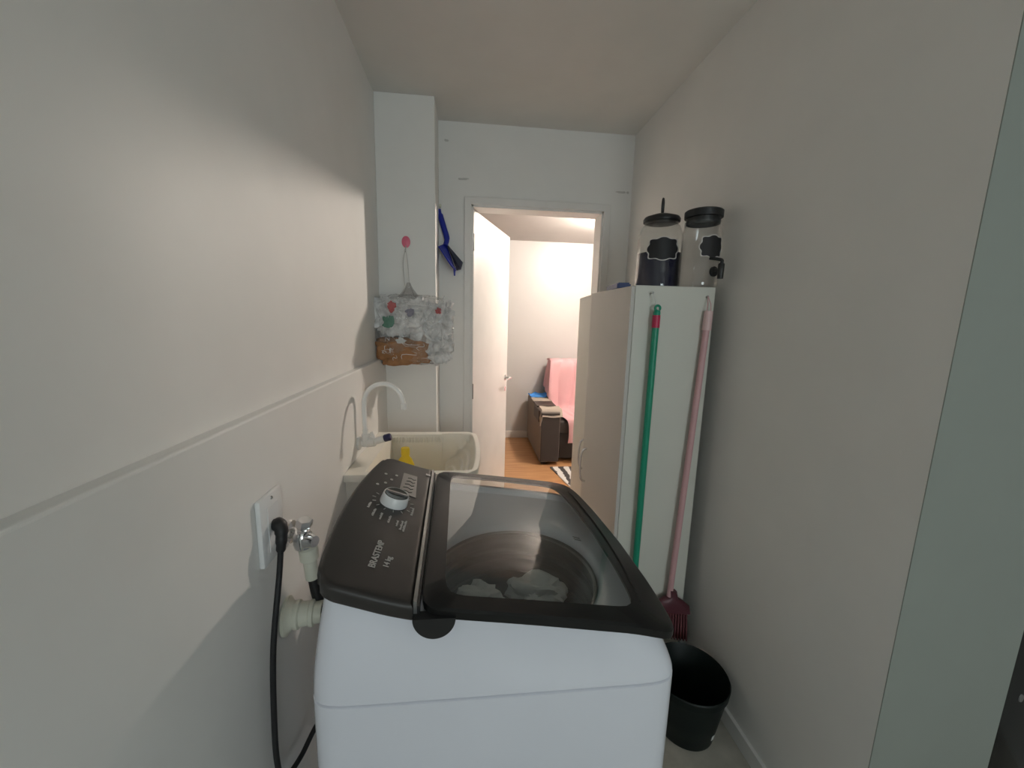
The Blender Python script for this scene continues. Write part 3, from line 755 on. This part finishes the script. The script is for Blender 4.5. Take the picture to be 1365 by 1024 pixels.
# ------------------------------------------------------------------ STORAGE CABINET
# slightly turned: near-left (.600,1.42), far-left (.652,2.30); near-right (.912,1.42)
CT, CBm = 1.587, .04
ang = math.atan2(.052, .88)
ca = thing('storage_cabinet', 'tall white two-door storage cabinet against right wall with brooms on its side', 'cabinet', (.75, 1.86, 0))
Mc = Matrix.Translation((.600, 1.42, 0)) @ Matrix.Rotation(-ang, 4, 'Z')
def cb(name, q, m='melamine', parent=ca, bev=.001):
    b = bx(*q, bev=bev, seg=1); b.transform(Mc); return obj(name, b, m, parent)
W, L, T = .300, .88, .015
cb('side_panel', (.0, W, 0, T, 0, CT)); cb('side_panel', (.0, W, L-T, L, 0, CT))
cb('top_panel', (0, W, T, L-T, CT-T, CT)); cb('bottom_panel', (0, W, T, L-T, .06, .06+T)); cb('plinth', (.02, .035, T, L-T, 0, .06))
cb('back_panel', (W-.004, W, T, L-T, .075, CT-T))
cb('shelf', (.01, W-.004, T, L-T, .80, .80+T))
# doors: near one swung out by ~2 deg, far one by ~7
def cdoor(hinge_y, sgn_, deg, m, z0, z1, hy):
    a = math.radians(deg)
    hl = Matrix.Translation((0, hinge_y, 0)) @ Matrix.Rotation(a*sgn_, 4, 'Z')
    b = bx(-.0155, -.0005, 0 if sgn_ > 0 else -.436, .436 if sgn_ > 0 else 0, .065, CT-.003, bev=.001, seg=1)
    b.transform(Mc @ hl); d = obj('door', b, m, ca)
    b = bmesh.new()
    P = [(-.0155, hy, z0), (-.035, hy, z0+.012), (-.043, hy, (z0+z1)/2-.03), (-.043, hy, (z0+z1)/2+.03), (-.035, hy, z1-.012), (-.0155, hy, z1)]
    tube(b, smoothpts(P, 6), .0055, 10)
    b.transform(Mc @ hl); obj('handle', b, 'chrome', d, smooth=True)
    return d
cdoor(.003, 1, 5.2, 'melamine2', .665, .835, .385); cdoor(L-.003, -1, 3.2, 'melamine', .695, .855, -.405)
# dark edge line of the near side panel, screw caps
for x, z in ((.085, 1.325), (.081, 1.09), (.076, .80)):
    b = lathe(bmesh.new(), [(0, 0), (.0035, 0), (.003, .0015), (0, .0015)], (x, 0, z), (0, -1, 0), 10); b.transform(Mc); obj('screw_cap', b, 'steel', ca)
def nail(x, z, lb):
    b = bmesh.new(); tube(b, [(x, 1.4195, z), (x, 1.398, z+.004)], .0018, 8); lathe(b, [(0, 0), (.0045, 0), (.0045, .002), (0, .002)], (x, 1.398, z+.004), (0, -1, 0), 12)
    tag(obj('nail', b, 'steel', loc=(x, 1.4195, z)), lb, 'nail')
nail(.656, 1.556, 'small nail at upper left of the cabinet side holding the green rod')
nail(.868, 1.548, 'small nail at upper right of the cabinet side holding the pink broom')
# green rod
gr = thing('green_rod', 'green mop handle with magenta sleeve hanging on the white cabinet side', 'mop handle', (.672, 1.385, .2))
b = bmesh.new(); tube(b, [(.671, 1.385, 1.475), (.669, 1.385, .9), (.669, 1.385, .20)], .0125, 16); obj('pole', b, 'green', gr, smooth=True)
b = lathe(bmesh.new(), [(.0126, 0), (.0138, 0), (.0138, .045), (.0126, .045)], (.671, 1.385, 1.435), n=18); obj('sleeve', b, 'pinkband', gr, smooth=True)
b = bmesh.new(); tube(b, [(.671, 1.385, 1.475), (.672, 1.385, 1.490), (.673, 1.385, 1.498)], [.0125, .0125, .010], 16)
tube(b, [(.673+.0095*math.cos(t), 1.385, 1.505+.0095*math.sin(t)) for t in [PI*1.5-i*2*PI/20*.85 for i in range(21)]], .0045, 8); obj('hanging_loop', b, 'green', gr, smooth=True)
b = bmesh.new(); tube(b, smoothpts([(.657, 1.399, 1.562), (.662, 1.392, 1.535), (.668, 1.387, 1.514)], 4), .0013, 5); obj('cord', b, 'string', gr)
obj('mop_head', bx(.60, .74, 1.365, 1.405, .175, .20, bev=.006), 'green', gr)
# pink broom
pk = thing('pink_broom', 'broom with pale pink handle and maroon bristle head hanging on cabinet side', 'broom', (.84, 1.385, .17))
b = bmesh.new(); tube(b, [(.868, 1.385, 1.44), (.82, 1.375, .335)], .0118, 16); obj('pole', b, 'pink', pk, smooth=True)
b = bmesh.new(); tube(b, [(.8705, 1.385, 1.50), (.868, 1.385, 1.43)], [.0150, .0165], 16); obj('end_cap', b, mat('pale_pink', (.72, .50, .49), .4), pk, smooth=True)
for s in (-1, 1):
    b = bmesh.new(); tube(b, [(.8705+s*.008, 1.385, 1.497), (.871+s*.006, 1.387, 1.525), (.868, 1.395, 1.553)], .0016, 6); obj('cord', b, 'pink', pk)
b = bmesh.new(); R = []
for z, rx, ry in ((.375, .016, .014), (.345, .018, .015), (.335, .045, .018), (.318, .068, .021), (.285, .072, .022), (.283, .066, .018)):
    R.append([(.832+(.375-z)*.15+rx*sgn(math.cos(2*PI*k/32), .7), 1.372+ry*math.sin(2*PI*k/32), z-(.25*rx*math.cos(2*PI*k/32))) for k in range(32)])
loft(b, R, True, True); obj('broom_head', b, 'brush', pk, smooth=True)
b = bmesh.new()
for i in range(10):
    for j in range(3):
        x = .792+i*.0115; y = 1.362+j*.010; zt0 = .285-.25*(x-.845)
        tube(b, [(x, y, zt0), (x+(x-.84)*.16, y-.004, zt0-.125)], [.0024, .0034], 6)
o = obj('bristles', b, 'bristle', pk); o['kind'] = 'stuff'
# bucket
bk = thing('bucket', 'black plastic bucket on floor between the washer and right wall', 'bucket', (.79, 1.15, 0))
BH, BR, BB = .222, .130, .098
b = lathe(bmesh.new(), [(0, 0), (BB-.004, 0), (BB, .004), (BB+(BR-BB)*.45, BH*.45), (BR-.003, BH-.03), (BR+.001, BH-.028), (BR+.003, BH-.004), (BR, BH), (BR-.003, BH-.004), (BB-.004, .008), (0, .008)], (.79, 1.15, 0), n=48); obj('pail', b, 'bucket', bk, smooth=True)
b = bmesh.new(); P = [(.79+math.cos(a)*(BR+.006), 1.15+math.sin(a)*(BR+.006), BH-.016-.012*math.sin(PI*(i/24))) for i, a in ((i, -.15+PI*i/24) for i in range(25))]
tube(b, P, .004, 8); obj('handle', b, 'bucket', bk, smooth=True)
for a in (-.15, PI-.15):
    b = bmesh.new(); lathe(b, [(0, 0), (.018, 0), (.017, .010), (0, .011)], (.79+math.cos(a)*(BR-.006), 1.15+math.sin(a)*(BR-.006), BH-.028), (math.cos(a), math.sin(a), 0), 16); obj('handle_lug', b, 'bucket', bk, smooth=True)
a0 = -1.15
def stp(u, v):
    a = a0+(u-.5)*.12; z = .045+v*.022; r_ = BB+(BR-BB)*z/BH+.0035; return Vector((.79+r_*math.cos(a), 1.15+r_*math.sin(a), z))
obj('sticker', sheet(stp, 4, 2, .0006), 'sticker', bk)

# ------------------------------------------------------------------ JARS
def label_patch(jar, c, R_, az, z, w_, h_):
    """scalloped chalkboard label wrapped on the cylinder; az = azimuth of its middle"""
    def outline(s, n=96):
        P = []
        for k in range(n):
            t = 2*PI*k/n; rr_ = 1+.07*math.cos(8*t)-.03*math.cos(4*t)
            P.append((s*w_/2*sgn(math.cos(t), .8)*rr_, s*h_/2*sgn(math.sin(t), .8)*rr_))
        return P
    def wrap(P, off): return [(c[0]+(R_+off)*math.cos(az+x/R_), c[1]+(R_+off)*math.sin(az+x/R_), z+y) for x, y in P]
    b = bmesh.new(); loft(b, [wrap(outline(s), .0010) for s in (1, .8, .6, .4, .2, .05)], False, True); l = obj('chalk_label', b, 'chalk', jar, smooth=True)
    b = bmesh.new(); loft(b, [wrap(outline(1.0), .0008), wrap(outline(1.0), .0020), wrap(outline(1.08), .0020), wrap(outline(1.08), .0008)]); obj('label_outline', b, 'chalkline', l)
def jar(c, R_, H_, label, neck=.68):
    t = thing('glass_jar', label, 'jar', (c[0], c[1], CT), 'drink dispenser jars on the cabinet')
    z = CT+.001; p = [(0, .0), (R_-.008, .0), (R_, .008), (R_, H_-.065), (R_-.006, H_-.045), (R_*neck+.008, H_-.025), (R_*neck, H_-.018), (R_*neck, H_)]
    q = [(max(r-.003, 0), h+(.004 if i < 2 else 0)) for i, (r, h) in enumerate(p)][::-1]
    b = lathe(bmesh.new(), p+q, (c[0], c[1], z), n=48); obj('glass_body', b, 'jarglass', t, smooth=True); return t
j1c = (.757, 1.585); j1 = jar(j1c, .087, .268, 'glass jar half full of dark blue liquid with loop-topped black lid on cabinet', .74)
b = lathe(bmesh.new(), [(0, .006), (.082, .006), (.0832, .01), (.0832, .140), (0, .140)], (j1c[0], j1c[1], CT), n=48); obj('liquid', b, 'blue_liq', j1, smooth=True)
b = lathe(bmesh.new(), [(0, .258), (.060, .258), (.070, .262), (.071, .272), (.066, .280), (.03, .292), (0, .295)], (j1c[0], j1c[1], CT), n=40); l1 = obj('lid', b, 'dark', j1, smooth=True)
b = bmesh.new(); tube(b, [(j1c[0]+.0+.010*math.cos(t), j1c[1]+.016*math.cos(t), CT+.322+.030*math.sin(t)) for t in [2*PI*i/24 for i in range(25)]], .0042, 8); obj('lid_loop', b, 'dark', l1, smooth=True)
label_patch(j1, j1c, .087, math.atan2(-j1c[1], -j1c[0])+.16, CT+.148, .118, .080)
j2c = (.860, 1.462); j2 = jar(j2c, .070, .262, 'empty clear glass drink jar with flat black lid and black tap beside wall', .80)
b = lathe(bmesh.new(), [(.0, .252), (.062, .252), (.067, .254), (.067, .276), (.062, .280), (0, .281)], (j2c[0], j2c[1], CT), n=40); obj('lid', b, 'dark', j2, smooth=True)
b = lathe(bmesh.new(), [(.0575, .232), (.0585, .232), (.0585, .252), (.0575, .252)], (j2c[0], j2c[1], CT), n=40); obj('neck_ring', b, 'dark', j2, smooth=True)
az2 = math.atan2(-j2c[1], -j2c[0])+.62
label_patch(j2, j2c, .070, az2, CT+.142, .090, .074)
da = az2+.16; dd = Vector((math.cos(da), math.sin(da), 0)); tp = Vector((j2c[0], j2c[1], CT+.055))+dd*.069
b = bmesh.new(); lathe(b, [(0, 0), (.018, 0), (.018, .006), (.010, .008), (.008, .035), (0, .035)], tp, dd, 18)
lathe(b, [(0, -.028), (.010, -.028), (.011, .0), (.011, .022), (.008, .026), (0, .026)], tp+dd*.034, 'z', 16)
tube(b, smoothpts([tp+dd*.034+Vector((0, 0, .024)), tp+dd*.034+Vector((0, 0, .036)), tp+dd*.02+Vector((-.012, 0, .042)), tp+dd*.005+Vector((-.022, 0, .046))], 4), .006, 10)
obj('tap', b, 'dark', j2, smooth=True)
# blue tray on the cabinet
b = bmesh.new(); q = []
prism(b, [(.605, 1.62, CT), (.66, 1.61, CT), (.675, 1.78, CT), (.62, 1.80, CT)], (0, 0, .028))
bmesh.ops.bevel(b, geom=b.edges[:], offset=.006, segments=2, affect='EDGES')
tag(obj('blue_box', b, mat('deep_blue_box', (.006, .03, .16), .45), loc=(.64, 1.70, CT), smooth=True), 'flat dark blue plastic box on cabinet top behind the left jar', 'box')

# ------------------------------------------------------------------ BLACK APPLIANCE at the right edge
ap = thing('black_appliance', 'tall black glossy appliance at lower right edge beside the wall end', 'appliance', (1.5, 1.0, 0))
obj('body', bx(1.287, 1.745, .70, 1.30, .03, 1.70, bev=.006), 'black', ap, smooth=True)
obj('base', bx(1.30, 1.73, .72, 1.28, 0, .03), 'rubber', ap)
obj('door_panel', bx(1.289, 1.743, .684, .699, .05, 1.69, bev=.005), 'black', ap, smooth=True)
b = lathe(bmesh.new(), [(0, 0), (.011, 0), (.010, .002), (0, .0025)], (1.335, .684, .575), (0, -1, 0), 20)
for v in b.verts: v.co.x = 1.335+(v.co.x-1.335)*.6
obj('badge', b, 'silver', ap)

# small bracket on the ceiling
cbk = thing('ceiling_hook', 'small grey metal hook bracket on the laundry ceiling', 'hook', (.17, 1.10, CE))
b = lathe(bmesh.new(), [(0, 0), (.02, 0), (.018, -.006), (.006, -.008), (.005, -.02), (0, -.02)], (.17, 1.10, CE), n=20); obj('plate', b, 'steel', cbk, smooth=True)
b = bmesh.new(); tube(b, smoothpts([(.17, 1.10, CE-.015), (.17, 1.10, CE-.03), (.18, 1.10, CE-.042), (.17, 1.10, CE-.052), (.158, 1.10, CE-.044)], 5), .003, 8); obj('hook', b, 'steel', cbk, smooth=True)

# ------------------------------------------------------------------ SOFA
sf = thing('sofa', 'dark grey upholstered sofa with box arm in the living room', 'sofa', (1.6, 4.2, 0))
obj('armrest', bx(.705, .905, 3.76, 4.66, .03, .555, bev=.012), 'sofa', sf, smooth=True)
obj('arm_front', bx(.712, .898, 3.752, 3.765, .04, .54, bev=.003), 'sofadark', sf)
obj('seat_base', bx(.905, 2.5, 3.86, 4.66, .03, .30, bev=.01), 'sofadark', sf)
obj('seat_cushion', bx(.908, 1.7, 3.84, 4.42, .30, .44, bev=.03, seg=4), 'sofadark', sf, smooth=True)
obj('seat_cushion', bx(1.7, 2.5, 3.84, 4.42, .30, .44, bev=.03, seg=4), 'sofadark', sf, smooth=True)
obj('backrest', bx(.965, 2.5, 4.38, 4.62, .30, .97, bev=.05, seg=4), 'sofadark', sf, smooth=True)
for x in (.73, 2.4):
    for y in (3.79, 4.6): obj('foot', bx(x, x+.05, y, y+.05, 0, .03), 'rubber', sf)
# pink blanket over the backrest, down the seat and over its front
path = [(4.665, .62), (4.66, .95), (4.60, 1.00), (4.42, 1.005), (4.345, .96), (4.33, .75), (4.30, .50), (4.20, .465), (4.0, .462), (3.84, .462), (3.80, .43), (3.795, .32), (3.79, .22)]
pp = smoothpts([(0, y, z) for y, z in path], 8)
def blk(u, v):
    f = v*(len(pp)-1); i = min(int(f), len(pp)-2); q = pp[i].lerp(pp[i+1], f-i)
    w0 = .925+.0*v + .06*math.sin(v*9)*.4 + .10*max(0, v-.35); wv = max(0, .04*(noise.noise(Vector((u*9, v*3, 0)))))
    fold = .022*abs(math.sin(u*26+3*noise.noise(Vector((u*3, v*4, 2)))))
    x = w0+(1.75-w0)*u
    if v < .45: x -= .05*sst(.18, .0, abs(v-.22))*0
    low = .0
    if u < .06 and .1 < v < .5: x -= .03; low = .02
    return Vector((x, q.y-fold-wv*.5+low*0, q.z+fold*.4+wv*.3))
b = sheet(blk, 70, 96, .004)
blanket_bm = b
# side fall of the blanket over the arm side of the backrest
def blk2(u, v):
    y = 4.665-.31*u; z = 1.003-.44*v*(.75+.25*u)-.035*abs(2*u-1)**4*(1-v)
    return Vector((.935-.030*v-.016*abs(math.sin(u*9+v*1.5))*min(1, v*3), y-.06*v*u, z))
sm = sheet(blk2, 30, 30, .004); me_ = bpy.data.meshes.new('tmp'); sm.to_mesh(me_); sm.free(); b = blanket_bm; b.from_mesh(me_); bpy.data.meshes.remove(me_)
tag(obj('pink_blanket', b, 'blanket', loc=(1.3, 4.5, .5), smooth=True), 'soft pink blanket draped over the sofa back and seat', 'blanket')
# blue cloth, tan covers and tray on the arm
def clothgen(x0, x1, y0, y1, z, amp, s, th=.006, dropl=0):
    def P(u, v):
        x = x0+(x1-x0)*u+.012*noise.noise(Vector((v*5, s, 0))); y = y0+(y1-y0)*v+.012*noise.noise(Vector((u*5, s, 3)))
        return Vector((x, y, z+amp*(.5+.5*noise.noise(Vector((u*4, v*4, s))))+.0))
    return sheet(P, 24, 24, th)
tag(obj('blue_cloth', clothgen(.70, .93, 4.40, 4.62, .563, .045, 1), 'bluecloth', loc=(.8, 4.5, .56), smooth=True), 'bright blue folded cloth on far end of sofa arm', 'cloth')
def armcover(u, v):   # cloth saddle over arm front end
    x0, x1 = .695, .925; y = 3.745+.20*v
    t = u; x = x0+(x1-x0)*t; z = .572
    e = .004*math.sin(v*13+u*8)
    if u < .10: z -= (.10-u)*.9
    if v < .25: z -= (.25-v)*.28
    return Vector((x, y-.004 if v > .0 else y, z+e))
tag(obj('tan_towel', sheet(armcover, 30, 24, .008), 'tan', loc=(.8, 3.85, .56), smooth=True), 'tan towel folded over the front end of the sofa arm', 'towel')
tr = thing('arm_tray', 'dark brown arm tray with side pocket on the sofa arm between towels', 'tray', (.8, 4.05, .56))
obj('tray_top', bx(.697, .90, 3.96, 4.20, .558, .575, bev=.004), 'brownleather', tr)
obj('side_pocket', bx(.690, .703, 3.80, 4.10, .44, .558, bev=.004), 'brownleather', tr)
tag(obj('beige_cloth', clothgen(.70, .91, 4.21, 4.40, .562, .02, 4), 'tan', loc=(.8, 4.3, .56), smooth=True), 'beige folded cloth on sofa arm next to the blue cloth', 'cloth')
# rug
b = bmesh.new(); prism(b, [(.80, 3.68, .001), (2.2, 3.70, .001), (2.3, 2.7, .001), (.99, 2.62, .001)], (0, 0, .010))
tag(obj('striped_rug', b, 'rug', loc=(1.5, 3.2, 0)), 'white and charcoal striped rug on wood floor before the sofa', 'rug')
